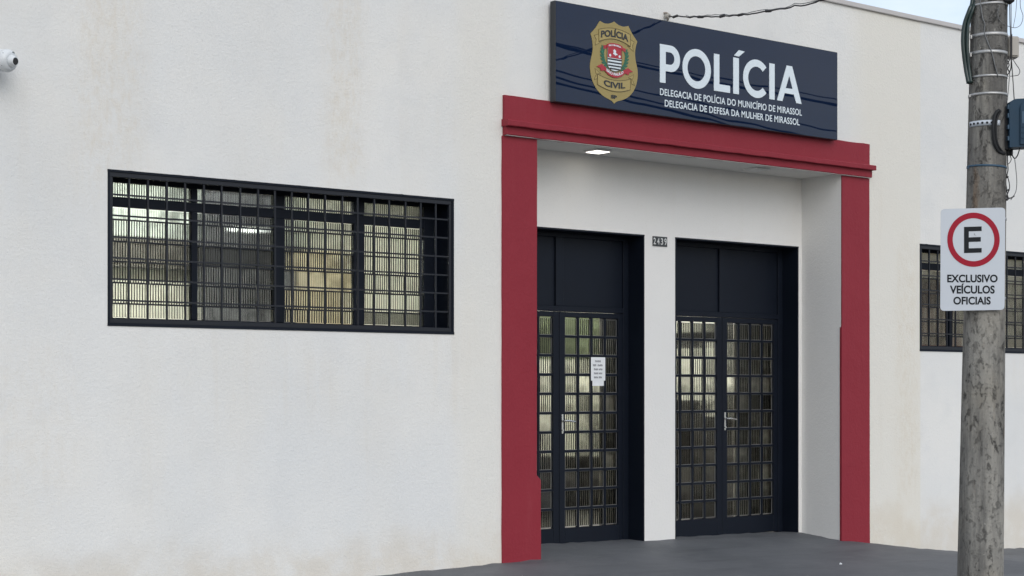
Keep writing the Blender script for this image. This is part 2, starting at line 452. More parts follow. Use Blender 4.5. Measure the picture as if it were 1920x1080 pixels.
sheet('sidewalk', [-40, -30, -20] + frange(-12, 12, .1) + [20, 40, 60], frange(KY, 0, .25) + [.1, .2, .3, .4, .51, .62, .76],
      lambda x, y: gz(x, y) + (random.uniform(-.006, .006) if y > -.3 else random.uniform(-.003, .003)), 'painted_cement')
kb = MB()
xs = [-40, -20, -12, -6, -1.28, 0, 2.2, 4.25, 5.27, 6.05, 7.27, 12, 30, 60]
for a, b in zip(xs, xs[1:]):
    i = len(kb.v)
    za, zb = gz(a, KY), gz(b, KY)
    kb.v += [(a, KY - .13, za - .3), (b, KY - .13, zb - .3), (b, KY - .13, zb + .004), (a, KY - .13, za + .004), (b, KY, zb + .004), (a, KY, za + .004)]
    kb.f += [(i, i + 1, i + 2, i + 3), (i + 3, i + 2, i + 4, i + 5)]; kb.sm += [False, False]
tag(kb.build('kerb', 'kerb_stone'), kind='structure')
RZ = lambda x: prof(x) - .1 - .15
sheet('road', xs, [KY - 6.4, KY - 3.2, KY - .129], lambda x, y: RZ(x) + (.05 if y == KY - 3.2 else 0), 'asphalt')
sheet('opposite_sidewalk', xs, [KY - 9.2, KY - 6.4], lambda x, y: RZ(x) + .14, 'painted_cement')
tag(MB().box(-900, 900, -900, 900, -1.5, -1.0).build('ground', 'terrain'), kind='structure')

# ------------------------------------------------------------------ the police station
B = empty('police_station')
tag(B, 'white stucco police station with red framed entrance porch and dark doors', 'building')
XL, XR, ROOF, WT = -12.0, 14.0, 5.205, .26
W1 = (-3.513, -.496, 1.868, 2.955)
W2 = (5.479, 8.496, 1.818, 2.910)
OX0, OX1, OZ = .37, 4.254, 3.545           # porch opening
outer = [(XL, -1.0)] + rough_line((XL, -1.0), (OX0, -1.0), 0, 3)[1:] + [(OX0, -1.0)] + [(OX0, OZ), (OX1, OZ), (OX1, -1.0), (XR, -1.0), (XR, ROOF), (XL, ROOF)]
plate('facade_wall', [outer, rough_poly(rect(*W1), .004, .055), rough_poly(rect(*W2), .004, .055)], WT, 'stucco', B, 0)
# porch shell
BY = .51
D1 = (.39, 2.09); D2 = (2.495, 4.20); DZ = 2.846
plate('porch_back_wall', [[(OX0 - .25, -.5), (OX1 + .25, -.5), (OX1 + .25, 3.62), (OX0 - .25, 3.62)],
      rough_poly([(D1[0], -.3), (D1[1], -.3), (D1[1], DZ), (D1[0], DZ)], .0035, .08), rough_poly([(D2[0], -.3), (D2[1], -.3), (D2[1], DZ), (D2[0], DZ)], .0035, .08)], .24, 'porch_stucco', B, BY)
box('porch_side_wall', 'porch_stucco', B, OX1 - .001, OX1 + .2, .001, BY, -.5, 3.60)
box('porch_side_wall', 'porch_stucco', B, OX0 - .2, OX0 + .001, .001, BY, -.5, 3.60)
box('porch_ceiling', 'white_plaster', B, OX0 - .1, OX1 + .1, -.035, BY + .05, 3.532, 3.59)
# red frame
post_l = rough_line((.0, -.6), (.415, -.6), 0) + rough_line((.415, -.6), (.413, .655), .0008, .15) + rough_line((.413, .655), (.368, .70), .001) + rough_line((.368, .70), (.372, 3.516), .001, .16) + [Vector((.372, 3.516)), Vector((.0, 3.516))] + rough_line((.0, 3.516), (0, -.6), .0011, .14)[1:]
plate('pillar', [post_l], .0135, 'red_paint', B, -.014)
post_r = rough_line((4.250, -.6), (4.675, -.6), 0) + rough_line((4.675, -.6), (4.664, 3.516), .0011, .14) + [Vector((4.664, 3.516)), Vector((4.2535, 3.516))] + rough_line((4.2535, 3.516), (4.253, 2.06), 0, .5) + rough_line((4.253, 2.06), (4.2475, 2.0), .0004) + rough_line((4.2475, 2.0), (4.2465, -.6), .0006, .12)
plate('pillar', [post_r], .0135, 'red_paint', B, -.014)
box('paint_overlap', 'red_paint', B, 4.2485, 4.2528, -.0003, .012, -.3, 2.03)
fas = [Vector((.012, 3.60))] + [Vector((4.655, 3.60))] + rough_line((4.655, 3.60), (4.655, 3.856), .001) + rough_line((4.655, 3.856), (.012, 3.852), .0016, .09) + [Vector((.012, 3.852))]
plate('fascia', [fas], .06, 'red_paint', B, -.026)
def moulding(name, prof2, x0, x1, mat):
    m = MB(); n = len(prof2); st = 60
    for i in range(st + 1):
        x = x0 + (x1 - x0) * i / st; d = random.gauss(0, .0012)
        for (y, z) in prof2: m.v.append((x, y, z + d))
    for i in range(st):
        for j in range(n): m.f.append((i * n + j, (i + 1) * n + j, (i + 1) * n + (j + 1) % n, i * n + (j + 1) % n)); m.sm.append(False)
    m.f.append(tuple(range(n))); m.sm.append(False); m.f.append(tuple(st * n + j for j in reversed(range(n)))); m.sm.append(False)
    return m.build(name, mat, B)
moulding('cornice', [(.01, 3.592), (-.088, 3.592), (-.092, 3.598), (-.092, 3.634), (-.085, 3.641), (.01, 3.652)], .0, 4.676, 'red_paint')
moulding('beam', [(.01, 3.522), (-.046, 3.522), (-.05, 3.527), (-.05, 3.5935), (.01, 3.5935)], .012, 4.662, 'red_paint')
box('beam_soffit', 'white_plaster', B, .02, 4.655, -.045, -.014, 3.5185, 3.5205)
# roof
moulding('roof_coping', [(.30, 5.19), (-.022, 5.19), (-.026, 5.196), (-.026, 5.236), (.02, 5.244), (.30, 5.244)], XL, XR, 'flashing')
box('roof_slab', 'roof_slab', B, XL, XR, WT + .002, 6.4, 4.9, 5.05)
box('rear_wall', 'stucco', B, XL, XR, 6.4, 6.55, -1, 5.15)
box('end_wall', 'stucco', B, XL, XL + .2, WT + .002, 6.398, -1, 4.898)
box('end_wall', 'stucco', B, XR - .2, XR, WT + .002, 6.398, -1, 4.898)

# ---- rooms behind the glass (seen blurred through it)
def room_wall(mat, x0, x1, y0, y1, z0, z1): return box('inner_wall', mat, B, x0, x1, y0, y1, z0, z1)
CE = 3.42
box('inner_ceiling', 'white_plaster', B, XL + .2, XR - .2, WT + .003, 6.398, 3.66, 3.80)
box('inner_floor', 'floor_inside', B, XL + .2, XR - .2, .77, 6.398, -.2, -.03)
# left room
room_wall('cream_inside', -4.4, -4.3, .27, 3.2, -.02, 3.65)
room_wall('cream_inside', -4.4, .30, 3.2, 3.3, -.02, 2.52)
room_wall('green_inside', -4.4, .30, 3.2, 3.3, 2.80, 3.655)
box('shelf', 'shelf_inside', B, -4.4, .30, 3.05, 3.31, 2.521, 2.799)
box('added_dark_panel', 'dark_inside', B, -1.12, -.16, 2.96, 3.04, .3, 3.5)  # dark panel added to make the second window bay look dim
room_wall('cream_inside', .22, .30, .27, 3.199, -.02, 3.65)
box('cupboard', 'ochre_inside', B, -.12, .215, 2.50, 3.03, 0, 2.72)
# hall behind the doors: cream and dark wall colours imitate bright and dim panes
room_wall('brown_inside', .305, 4.1, 4.6, 4.7, -.02, 3.65)
for (z0, z1, mt) in ((-.02, .62, 'brown_inside'), (.62, 1.78, 'cream_inside'), (1.78, 2.3, 'leaf_inside'), (2.3, 3.65, 'cream_inside')):
    room_wall(mt, 4.1, 5.0, 4.6, 4.7, z0, z1)
    room_wall(mt, 4.9, 5.0, 4.02, 4.599, z0, z1)
room_wall('brown_inside', 4.9, 5.0, 3.0, 4.02, -.02, 3.65)
for (z0, z1, mt) in ((-.02, 1.30, 'brown_inside'), (1.30, 1.88, 'cream_inside'), (1.88, 2.06, 'brown_inside'), (2.06, 3.65, 'cream_inside')):
    room_wall(mt, 4.9, 5.0, 2.27, 3.0, z0, z1)
for (z0, z1, mt) in ((-.02, 1.12, 'brown_inside'), (1.12, 1.95, 'cream_inside'), (1.95, 3.65, 'brown_inside')):
    room_wall(mt, 4.9, 5.0, 2.08, 2.27, z0, z1)
room_wall('brown_inside', 4.9, 5.0, .77, 2.08, -.02, 3.65)
room_wall('cream_inside', .305, .345, .77, 4.59, -.02, 3.65)
box('added_dark_board', 'board_inside', B, 1.808, 2.005, .80, .815, .10, 2.12)  # boards added close behind the glass to keep these panes dark
box('added_dark_board', 'board_inside', B, 3.590, 4.115, .80, .815, .10, 2.12)
box('reception_counter', 'dark_inside', B, 1.0, 3.6, 3.6, 4.1, -.02, .95)
# right room
room_wall('cream_inside', 5.05, 9.6, 3.2, 3.3, -.02, 3.65)
room_wall('cream_inside', 9.2, 9.3, .27, 3.199, -.02, 3.65)
box('cupboard', 'redwood_inside', B, 6.0, 9.19, 2.2, 3.19, -.02, 2.75)

# ------------------------------------------------------------------ windows
def make_window(x0, x1, z0, z1):
    w = x1 - x0
    m = MB(); T = .012                                    # dark painted reveal lining, a few mm proud of the plaster
    yb = .30
    m.box(x0 - .006, x1 + .006, -.004, yb, z1 - .012, z1 + .004)
    m.box(x0 - .006, x1 + .006, -.006, yb, z0 - .006, z0 + .014)
    m.box(x0 - .005, x0 + .012, -.003, yb - .001, z0 + .0142, z1 - .0122)
    m.box(x1 - .012, x1 + .005, -.003, yb - .001, z0 + .0142, z1 - .0122)
    fr = m.build('window', 'dark_paint', B)
    # outer grille frame
    g = MB()
    g.box(x0 + .0125, x1 - .0125, .004, .034, z1 - .046, z1 - .0125)
    g.box(x0 + .0125, x1 - .0125, .004, .034, z0 + .0145, z0 + .046)
    g.box(x0 + .0125, x0 + .038, .0045, .0335, z0 + .0462, z1 - .0462)
    g.box(x1 - .038, x1 - .0125, .0045, .0335, z0 + .0462, z1 - .0462)
    g.build('grille_frame', 'bar_paint', fr, bevel=.002, seg=1)
    zr = (z0 + .03, z1 - .03)
    vb = MB().box(-.0065, .0065, .012, .026, zr[0] - z0, zr[1] - z0).mesh('grille_bar')
    hb = MB().box(.03, w - .03, .014, .024, -.006, .006).mesh('grille_bar')
    n = 20; pitch = (w - .03) / n
    for i in range(1, n):
        link('grille_bar', vb, 'bar_paint', fr, (x0 + .015 + pitch * i + random.uniform(-.003, .003), 0, z0), (0, random.uniform(-.005, .005), 0))
    for i in range(6):
        link('grille_bar', hb, 'bar_paint', fr, (x0, 0, z1 - .168 - .1487 * i + random.uniform(-.002, .002)), (0, random.uniform(-.0008, .0008), 0))
    # glazed frame set back in the wall
    YF = .215
    a = [-3.513, -3.45, -2.748, -2.699, -2.048, -1.954, -1.314, -1.218, -.629, -.508]
    a = [x0 + (q + 3.513) * w / 3.017 for q in a]
    f = MB()
    f.box(a[0] + .0125, a[9], YF, YF + .045, z1 - .055, z1 - .0125)
    f.box(a[0] + .0125, a[9], YF, YF + .045, z0 + .0145, z0 + .062)
    f.box(a[0] + .0125, a[1], YF + .001, YF + .044, z0 + .0622, z1 - .0552)
    f.box(a[8], a[9], YF + .001, YF + .044, z0 + .0622, z1 - .0552)
    f.box(a[1] + .0002, a[8] - .0002, YF - .004, YF + .04, z0 + .857, z0 + .927)
    f.build('glazing_frame', 'dark_paint', fr, bevel=.002, seg=1)
    for k in (2, 4, 6):
        f = MB()
        f.box(a[k], a[k + 1], YF - .007, YF + .041, z0 + .0622, z0 + .8568)
        f.box(a[k], a[k + 1], YF - .007, YF + .041, z0 + .9272, z1 - .0552)
        f.build('mullion', 'dark_paint', fr, bevel=.002, seg=1)
    bays = [(a[1], a[2]), (a[3], a[4]), (a[5], a[6]), (a[7], a[8])]
    zs = [z0 + .0622] + [z0 + q for q in (.165, .315, .466, .61, .767)] + [z0 + .8568]
    for bi, (p, q) in enumerate(bays):
        yo = .018 if bi in (1, 2) else .026
        hbm = MB().box(p, q, YF + yo - .012, YF + yo + .008, -.0055, .0055).mesh('glazing_bar')
        for z in zs[1:-1]:
            link('glazing_bar', hbm, 'bar_paint', fr, (0, 0, z))
        pm = {}
        for r_ in range(len(zs) - 1):
            h = zs[r_ + 1] - zs[r_] - .0114
            key = round(h, 3)
            if key not in pm: pm[key] = MB().box(-(q - p) / 2 + .0005, (q - p) / 2 - .0005, -.002, .002, 0, h).mesh('pane')
            link('pane', pm[key], 'window_glass', fr, ((p + q) / 2, YF + yo + .001, zs[r_] + .0057))
        tp = MB().box(-(q - p) / 2 + .0005, (q - p) / 2 - .0005, -.002, .002, 0, z1 - .0556 - (z0 + .9276)).mesh('pane')
        link('pane', tp, 'window_glass', fr, ((p + q) / 2, YF + .02, z0 + .9276))
    return fr
wL = make_window(*W1); wL['label'] = 'barred four bay window left of the porch'
wR = make_window(*W2); wR['label'] = 'barred window partly hidden behind the pole'

# ------------------------------------------------------------------ doors
DY = .715
def make_door(x0, x1, gap, label):
    zf = -.02
    j = MB()                                              # dark painted reveal lining
    j.box(x0 - .004, x0 + .010, BY - .003, DY + .07, -.29, DZ - .0102)
    j.box(x1 - .010, x1 + .004, BY - .003, DY + .07, -.29, DZ - .0102)
    j.box(x0 - .006, x1 + .006, BY - .004, DY + .07, DZ - .010, DZ + .004)
    j.build('door_lining', 'dark_paint', B)
    f = MB()                                              # frame and transom
    f.box(x0 + .0102, x0 + .05, DY - .006, DY + .05, -.05, DZ - .0104)
    f.box(x1 - .075, x1 - .0102, DY - .006, DY + .05, -.05, DZ - .0104)
    f.box(x0 + .0502, x1 - .0752, DY - .005, DY + .05, 2.125, 2.175)
    f.box(x0 + .0502, x1 - .0752, DY - .005, DY + .05, DZ - .05, DZ - .0104)
    f.box(gap - .045, gap + .045, DY - .008, DY + .05, 2.1752, DZ - .0502)
    f.build('door_frame', 'dark_paint', B, bevel=.002, seg=1)
    box('transom_panel', 'dark_paint', B, x0 + .0502, gap - .0452, DY + .012, DY + .03, 2.1753, DZ - .0503, bevel=.003)
    box('transom_panel', 'dark_paint', B, gap + .0452, x1 - .0752, DY + .012, DY + .03, 2.1753, DZ - .0503, bevel=.003)
    leaves = []
    for side in (0, 1):
        a, b = (x0 + .0515, gap - .0025) if side == 0 else (gap + .0025, x1 - .0765)
        st_out, st_in = .055, .068
        pa, pb = (a + st_out, b - st_in) if side == 0 else (a + st_in, b - st_out)
        zt, zb, nr, nc = 2.074, .163, 11, 4
        f = MB()
        f.box(a, pa, DY, DY + .04, zf + .01, 2.122)
        f.box(pb, b, DY, DY + .04, zf + .01, 2.122)
        f.box(pa + .0002, pb - .0002, DY + .001, DY + .039, zt, 2.1215)
        f.box(pa + .0002, pb - .0002, DY + .001, DY + .039, zf + .011, zb)
        lf = f.build('door_leaf', 'dark_paint', B, bevel=.0025, seg=1); leaves.append(lf)
        pw, ph = (pb - pa) / nc, (zt - zb) / nr
        vb = MB().box(-.0105, .0105, DY + .004, DY + .034, zb + .0003, zt - .0003).mesh('glazing_bar')
        hb = MB().box(pa + .0003, pb - .0003, DY + .0065, DY + .032, -.0105, .0105).mesh('glazing_bar')
        for i in range(1, nc): link('glazing_bar', vb, 'dark_paint', lf, (pa + pw * i, 0, 0))
        for i in range(1, nr): link('glazing_bar', hb, 'dark_paint', lf, (0, 0, zb + ph * i))
        pm = MB().box(-pw / 2 + .0108, pw / 2 - .0108, -.002, .002, -ph / 2 + .0108, ph / 2 - .0108).mesh('pane')
        hw, hh = pw / 2 - .0108, ph / 2 - .0108
        pt = MB(); e = .0032
        pt.box(-hw, hw, -.0065, -.0022, -hh, -hh + e).box(-hw, hw, -.0065, -.0022, hh - e, hh)
        pt.box(-hw, -hw + e, -.006, -.0022, -hh + e, hh - e).box(hw - e, hw, -.006, -.0022, -hh + e, hh - e)
        b0 = len(pm.vertices)
        full = bpy.data.meshes.new('pane')
        full.from_pydata([tuple(v.co) for v in pm.vertices] + pt.v, [], [tuple(q.vertices) for q in pm.polygons] + [tuple(b0 + i_ for i_ in q) for q in pt.f])
        full.materials.append(M['fluted_glass']); full.materials.append(M['putty'])
        for qi, q in enumerate(full.polygons): q.material_index = 0 if qi < 6 else 1
        full.update(); pm = full
        for i in range(nc):
            for k in range(nr):
                link('pane', pm, 'fluted_glass', lf, (pa + pw * (i + .5), DY + .022, zb + ph * (k + .5)), (random.uniform(-.006, .006), 0, random.uniform(-.012, .012)))
    # lever handle on the right-hand leaf
    hx, hz = gap + .036, 1.135
    h = MB()
    h.box(hx - .0095, hx + .0095, DY - .005, DY - .0003, hz - .115, hz + .06)
    h.tube([(hx, DY - .006, hz), (hx, DY - .05, hz)], .010, 10)
    h.tube(smooth_path([(hx - .008, DY - .05, hz), (hx + .03, DY - .053, hz + .001), (hx + .075, DY - .05, hz - .004), (hx + .12, DY - .046, hz - .009)]), .0095, 10)
    h.tube([(hx, DY - .006, hz - .085), (hx, DY - .016, hz - .085)], .009, 10)
    h.build('handle', 'chrome', leaves[1])
    return leaves
door1 = make_door(D1[0], D1[1], 1.236, 'left')
door2 = make_door(D2[0], D2[1], 3.330, 'right')

# notice taped on the left door
nt = empty('paper_notice', (1.70, DY - .003, 1.50))
tag(nt, 'white printed paper notice taped inside the left double door', 'notice')
pw_, ph_ = .175, .215
pap = plate('sheet_of_paper', [rect(-pw_ / 2, pw_ / 2, 0, ph_)], .0012, 'paper', nt, -.004)
plate('lower_sheet', [rect(-.068, .072, -.048, .0)], .0010, 'paper', nt, -.0015)
for i, (a, b, gap_) in enumerate(((-.038, .036, None), (-.064, .058, -.018), (-.052, .056, .0), (-.052, .056, .0), (-.052, .05, .0))):
    zb_ = .168 - i * .037; x_ = a; polys = []           # printed lines too blurred to read: rows of letter-sized marks
    while x_ < b - .006:
        w2 = random.uniform(.0045, .0085)
        if gap_ is None or abs(x_ - gap_) > .007:
            t3 = random.uniform(.0022, .0034); hh_ = random.uniform(.015, .019)
            polys.append([(x_, zb_), (x_ + t3, zb_), (x_ + t3, zb_ + hh_ * .45), (x_ + w2 - .001, zb_ + hh_ * .45), (x_ + w2 - .001, zb_ + hh_), (x_, zb_ + hh_)])
        x_ += w2 + .0012
    plate('printed_line', polys, .0006, 'ink', nt, -.0056)

# ------------------------------------------------------------------ house number
hn = empty('house_number', (2.196, BY - .001, 2.752))
tag(hn, 'small black house number tiles on the white wall between the doors', 'number plate')
for i, d in enumerate('2439'):
    tw = .0465
    tl = plate('tile', [rect(tw * i + .001, tw * (i + 1) - .001, 0, .092)], .006, 'tile_black', hn, -.006)
    a = .0085 if d != '1' else .014
    t_ = text_plate('digit', d, tw * i + a, tw * (i + 1) - a, .017, .06, 'tile_white', tl, -.0005 - .001, .012, .001)

# ------------------------------------------------------------------ porch ceiling lamps
def ceiling_lamp(x, y, label, lit):
    L = empty('ceiling_lamp', (x, y, 3.532)); tag(L, label, 'lamp', 'square ceiling lamps in the porch')
    s = .090
    m = MB(); m.box(-s, s, -s, s, -.018, 0); m.build('housing', 'lamp_white', L, bevel=.004)
    m = MB(); m.box(-s + .016, s - .016, -s + .016, s - .016, -.021, -.0182); m.build('diffuser', 'porch_light' if lit else 'lamp_off', L)
ceiling_lamp(1.27, .23, 'lit square ceiling lamp at the left of the porch soffit', True)
ceiling_lamp(3.30, .23, 'unlit square ceiling lamp at the right of the porch soffit', False)

# tube lamp seen through the window
tl = empty('tube_lamp', (-.62, 2.90, 2.905)); tag(tl, 'lit white tube lamp seen through the second bay of the left window', 'lamp')
MB().box(-.15, .15, .01, .05, -.012, .03).build('fitting', 'lamp_white', tl)
MB().tube([(-.145, 0, 0), (.145, 0, 0)], .016, 10).build('tube', 'tube_light', tl)
# unseen tube lamps added to brighten the rooms behind the glass
for i, (x, y, ln, lab) in enumerate(((-1.9, 1.6, 1.2, 'unseen lamp added to light the room behind the left window'), (2.6, 2.2, 1.2, 'unseen lamp added to light the hall behind the double doors'), (7.0, 1.6, 1.2, 'unseen lamp added to light the room behind the pole'))):
    t_ = empty('added_room_lamp', (x, y, 3.66)); tag(t_, lab, 'lamp')
    MB().box(-ln / 2, ln / 2, -.06, .06, -.05, 0).build('fitting', 'lamp_white', t_)
    MB().tube([(-ln / 2, -.03, -.07), (ln / 2, -.03, -.07)], .015, 10).build('tube', ('added_room_light', 'added_hall_light', 'added_dim_light')[i], t_)
    MB().tube([(-ln / 2, .03, -.07), (ln / 2, .03, -.07)], .015, 10).build('tube', ('added_room_light', 'added_hall_light', 'added_dim_light')[i], t_)

# ------------------------------------------------------------------ the big sign
S = empty('police_sign', (0, -.096, 0))
tag(S, 'long glossy navy sign board with gold shield and white lettering above the porch', 'sign')
SX0, SX1, SZ0, SZ1 = .502, 4.09, 3.838, 4.690
MB().box(SX0, SX1, .0005, .068, SZ0, SZ1).build('sign_box', 'emblem_black', S, bevel=.004)
plate('face_sheet', [rect(SX0 + .006, SX1 - .006, SZ0 + .006, SZ1 - .006)], .002, 'sign_navy', S, -.0018)
for x in (SX0 + .35, SX1 - .35):
    MB().box(x - .02, x + .02, .0685, .0955, SZ0 + .1, SZ1 - .1).build('mounting_bracket', 'steel', S)
zc0, zc1 = 4.134, 4.474
T_ = .004
def letter(ch, polys):
    o = plate('letter', polys, T_, 'vinyl_white', S, -.006); return o
w_ = .070
cz = (zc0 + zc1) / 2
letter('P', [[(1.710, zc0), (1.778, zc0)] + [(1.778, 4.240), (1.853, 4.240)] + arc(1.840, 4.357, .117, .117, -84, 90, 18) + [(1.710, zc1)], [(1.781, 4.302)] + arc(1.833, 4.357, .055, .055, -90, 90, 12) + [(1.781, 4.412)]])
letter('O', [arc(2.167, cz + .001, .179, .178, 0, 354, 59), arc(2.163, cz + .001, .113, .113, 0, 351, 39)])
letter('L', [[(2.386, zc0), (2.595, zc0), (2.595, 4.199), (2.456, 4.199), (2.456, zc1 - .004), (2.386, zc1 - .004)]])
letter('I', [rect(2.637, 2.711, zc0, 4.466)])
letter('acute', [[(2.648, 4.484), (2.712, 4.482), (2.788, 4.537), (2.711, 4.541)]])
cc = (2.946, cz)
letter('C', [arc(cc[0], cc[1], .178, .178, 42, 318, 44) + arc(cc[0], cc[1], .112, .112, 318, 42, 32)])
letter('I', [rect(3.119, 3.192, zc0, 4.470)])
letter('A', [[(3.226, zc0), (3.298, zc0), (3.330, 4.212), (3.457, 4.212), (3.492, zc0), (3.566, zc0), (3.434, 4.476), (3.358, 4.476)], [(3.345, 4.262), (3.440, 4.262), (3.394, 4.385)]])
text_plate('lettering', 'DELEGACIA DE POLÍCIA DO MUNICÍPIO DE MIRASSOL', 1.712, 3.572, 4.022, .060, 'vinyl_white', S, -.0045, .014, .002, space=1.06, words=True)
text_plate('lettering', 'DELEGACIA DE DEFESA DA MULHER DE MIRASSOL', 1.770, 3.540, 3.927, .060, 'vinyl_white', S, -.0045, .014, .002, space=1.06, words=True)
# shield emblem
def sm2(pts, sub=4): return [(p.x, p.y) for p in smooth_path([(a, b, 0) for a, b in pts], sub)]
half = [(1.164, 3.888), (1.130, 3.912), (1.048, 3.937), (.973, 3.983), (.919, 4.050), (.892, 4.127), (.889, 4.207), (.912, 4.290), (.919, 4.355), (.908, 4.418), (.892, 4.458)]
left = sm2(half, 3) + [(.951, 4.516), (.999, 4.582)] + sm2([(.999, 4.582), (1.055, 4.568), (1.113, 4.575), (1.165, 4.598)], 4)[1:]
cx_ = 1.165
right_ = [(2 * cx_ - a, b) for a, b in reversed(left[1:-1])]
E_ = plate('shield_emblem', [left + right_], .003, 'gold', S, -.005)
def em(name, polys, mat, k): return plate(name, polys, .001, mat, E_, -.0012 * k)
def outline(poly, w, name='ribbon_outline', k=2):
    """thin dark line following a polygon"""
    n = len(poly); P = [Vector(p) for p in poly]; inn = []
    A = sum(P[i].x * P[(i + 1) % n].y - P[(i + 1) % n].x * P[i].y for i in range(n))
    sg = 1 if A > 0 else -1
    for i in range(n):
        d0 = (P[i] - P[i - 1]).normalized(); d1 = (P[(i + 1) % n] - P[i]).normalized()
        nn = Vector((-d0.y - d1.y, d0.x + d1.x)) * sg
        nn = nn.normalized() if nn.length > 1e-6 else Vector((-d0.y, d0.x)) * sg
        c = max(.5, nn.dot(Vector((-d0.y, d0.x)) * sg))
        inn.append(tuple(P[i] + nn * (w / c)))
    return em(name, [poly, inn], 'gold_line', k)
def mir(p): return [(2 * 1.168 - a, b) for a, b in reversed(p)]
rt = sm2([(.983, 4.510), (1.075, 4.532), (1.168, 4.540), (1.262, 4.532), (1.354, 4.510)], 4) + sm2([(1.354, 4.402), (1.262, 4.432), (1.168, 4.444), (1.075, 4.432), (.983, 4.402)], 4)
tlr = [(.987, 4.470), (.933, 4.451), (.956, 4.416), (.944, 4.364), (1.022, 4.408), (.987, 4.402)]
for tpoly in (tlr, mir(tlr)):
    em('ribbon_tail', [tpoly], 'gold_light', 1); outline(tpoly, .0035)
em('ribbon', [rt], 'gold_light', 3); outline(rt, .0045, k=4)
text_plate('lettering', 'POLÍCIA', 1.008, 1.326, 4.439, .058, 'emblem_black', E_, -.0062, .035, .001, warp=lambda t: .022 * (1 - (2 * t - 1) ** 2))
rb = sm2([(.967, 4.124), (1.067, 4.100), (1.166, 4.092), (1.262, 4.100), (1.356, 4.124)], 4) + sm2([(1.352, 4.026), (1.258, 4.000), (1.166, 3.992), (1.068, 4.002), (.970, 4.030)], 4)
tbl = [(.969, 4.080), (.930, 4.071), (.956, 4.118), (.940, 4.169), (1.010, 4.130), (.968, 4.122)]
for tpoly in (tbl, mir(tbl)):
    em('ribbon_tail', [tpoly], 'gold_light', 1); outline(tpoly, .0035)
em('ribbon', [rb], 'gold_light', 3); outline(rb, .0045, k=4)
text_plate('lettering', 'CIVIL', 1.040, 1.290, 4.034, .052, 'emblem_black', E_, -.0062, .035, .001, warp=lambda t: -.014 * (1 - (2 * t - 1) ** 2))
text_plate('lettering', 'SP', 1.126, 1.196, 3.930, .031, 'emblem_black', E_, -.0025, .05, .001)
# coat of arms in the middle
def leaf_poly(cx, cz, L, W, a):
    ca, sa = math.cos(a), math.sin(a); o = []
    for i in range(12):
        t = 2 * math.pi * i / 12; u, v = L * math.cos(t), W * math.sin(t) * (1 - .4 * math.cos(t)); o.append((cx + u * ca - v * sa, cz + u * sa + v * ca))
    return o
for sg in (-1, 1):
    spine = [(1.168 + sg * .062, 4.185), (1.168 + sg * .108, 4.215), (1.168 + sg * .135, 4.262), (1.168 + sg * .142, 4.315), (1.168 + sg * .132, 4.352)]
    sp = sm2(spine, 4)
    em('laurel_stem', [[(a - .004, b) for a, b in sp] + [(a + .004, b) for a, b in reversed(sp)]], 'emblem_green', 1)
    for i in range(1, len(sp), 2):
        (a0, b0), (a1, b1) = sp[i - 1], sp[i]
        ang = math.atan2(b1 - b0, a1 - a0)
        for k, s2 in enumerate((-1, 1)):
            aa = ang + s2 * .75
            em('laurel_leaf', [leaf_poly(a1 + math.cos(aa) * .015, b1 + math.sin(aa) * .015, .021, .010, aa)], 'emblem_green', 2 + k * .4 + i * .02)
arms = [(1.086, 4.385), (1.086, 4.225)] + arc(1.166, 4.225, .080, .055, 180, 360, 14)[1:] + [(1.246, 4.385)]
em('coat_of_arms', [[(1.078, 4.390), (1.078, 4.222)] + arc(1.166, 4.222, .088, .064, 180, 360, 14)[1:] + [(1.254, 4.390)]], 'gold_line', 3)
em('coat_of_arms', [arms], 'vinyl_white', 4.2)
em('coat_of_arms_field', [rect(1.087, 1.245, 4.280, 4.384)], 'emblem_red', 5.4)
for z, x in ((4.268, .079), (4.240, .079), (4.213, .076), (4.187, .058)):
    em('stripe', [rect(1.166 - x, 1.166 + x, z - .0065, z + .0065)], 'emblem_black', 5.4)
em('white_charge', [[(1.148, 4.345), (1.160, 4.358), (1.172, 4.350), (1.182, 4.342), (1.176, 4.330), (1.190, 4.318), (1.200, 4.322), (1.192, 4.308), (1.176, 4.310), (1.172, 4.298), (1.164, 4.310), (1.146, 4.316), (1.154, 4.330)]], 'vinyl_white', 6.6)
em('white_charge', [arc(1.112, 4.300, .012, .012, 0, 330, 11)], 'vinyl_white', 6.6)
em('white_charge', [arc(1.222, 4.300, .012, .012, 0, 330, 11)], 'vinyl_white', 6.6)
bt = sm2([(1.075, 4.392), (1.120, 4.405), (1.166, 4.408), (1.212, 4.405), (1.257, 4.392)], 4) + sm2([(1.257, 4.362), (1.212, 4.374), (1.166, 4.377), (1.120, 4.374), (1.075, 4.362)], 4)
tl_ = [(1.080, 4.384), (1.032, 4.376), (1.046, 4.364), (1.030, 4.346), (1.080, 4.356)]
em('red_ribbon_tail', [tl_], 'emblem_red', 3); em('red_ribbon_tail', [mir(tl_)], 'emblem_red', 3)
em('red_ribbon', [bt], 'emblem_red', 7.0)
text_plate('lettering', 'PRO BRASILIA', 1.096, 1.236, 4.378, .014, 'vinyl_white', E_, -.0096, .03, .001, warp=lambda t: .010 * (1 - (2 * t - 1) ** 2) - .004)
bb = sm2([(1.050, 4.196), (1.100, 4.166), (1.166, 4.152), (1.232, 4.166), (1.282, 4.196)], 4) + sm2([(1.282, 4.158), (1.232, 4.126), (1.166, 4.112), (1.100, 4.126), (1.050, 4.158)], 4)
tb_ = [(1.055, 4.192), (1.015, 4.214), (.955, 4.186), (1.000, 4.176), (1.005, 4.154), (1.055, 4.162)]
em('red_ribbon_tail', [tb_], 'emblem_red', 6); em('red_ribbon_tail', [mir(tb_)], 'emblem_red', 6)
em('red_ribbon', [bb], 'emblem_red', 7.0)
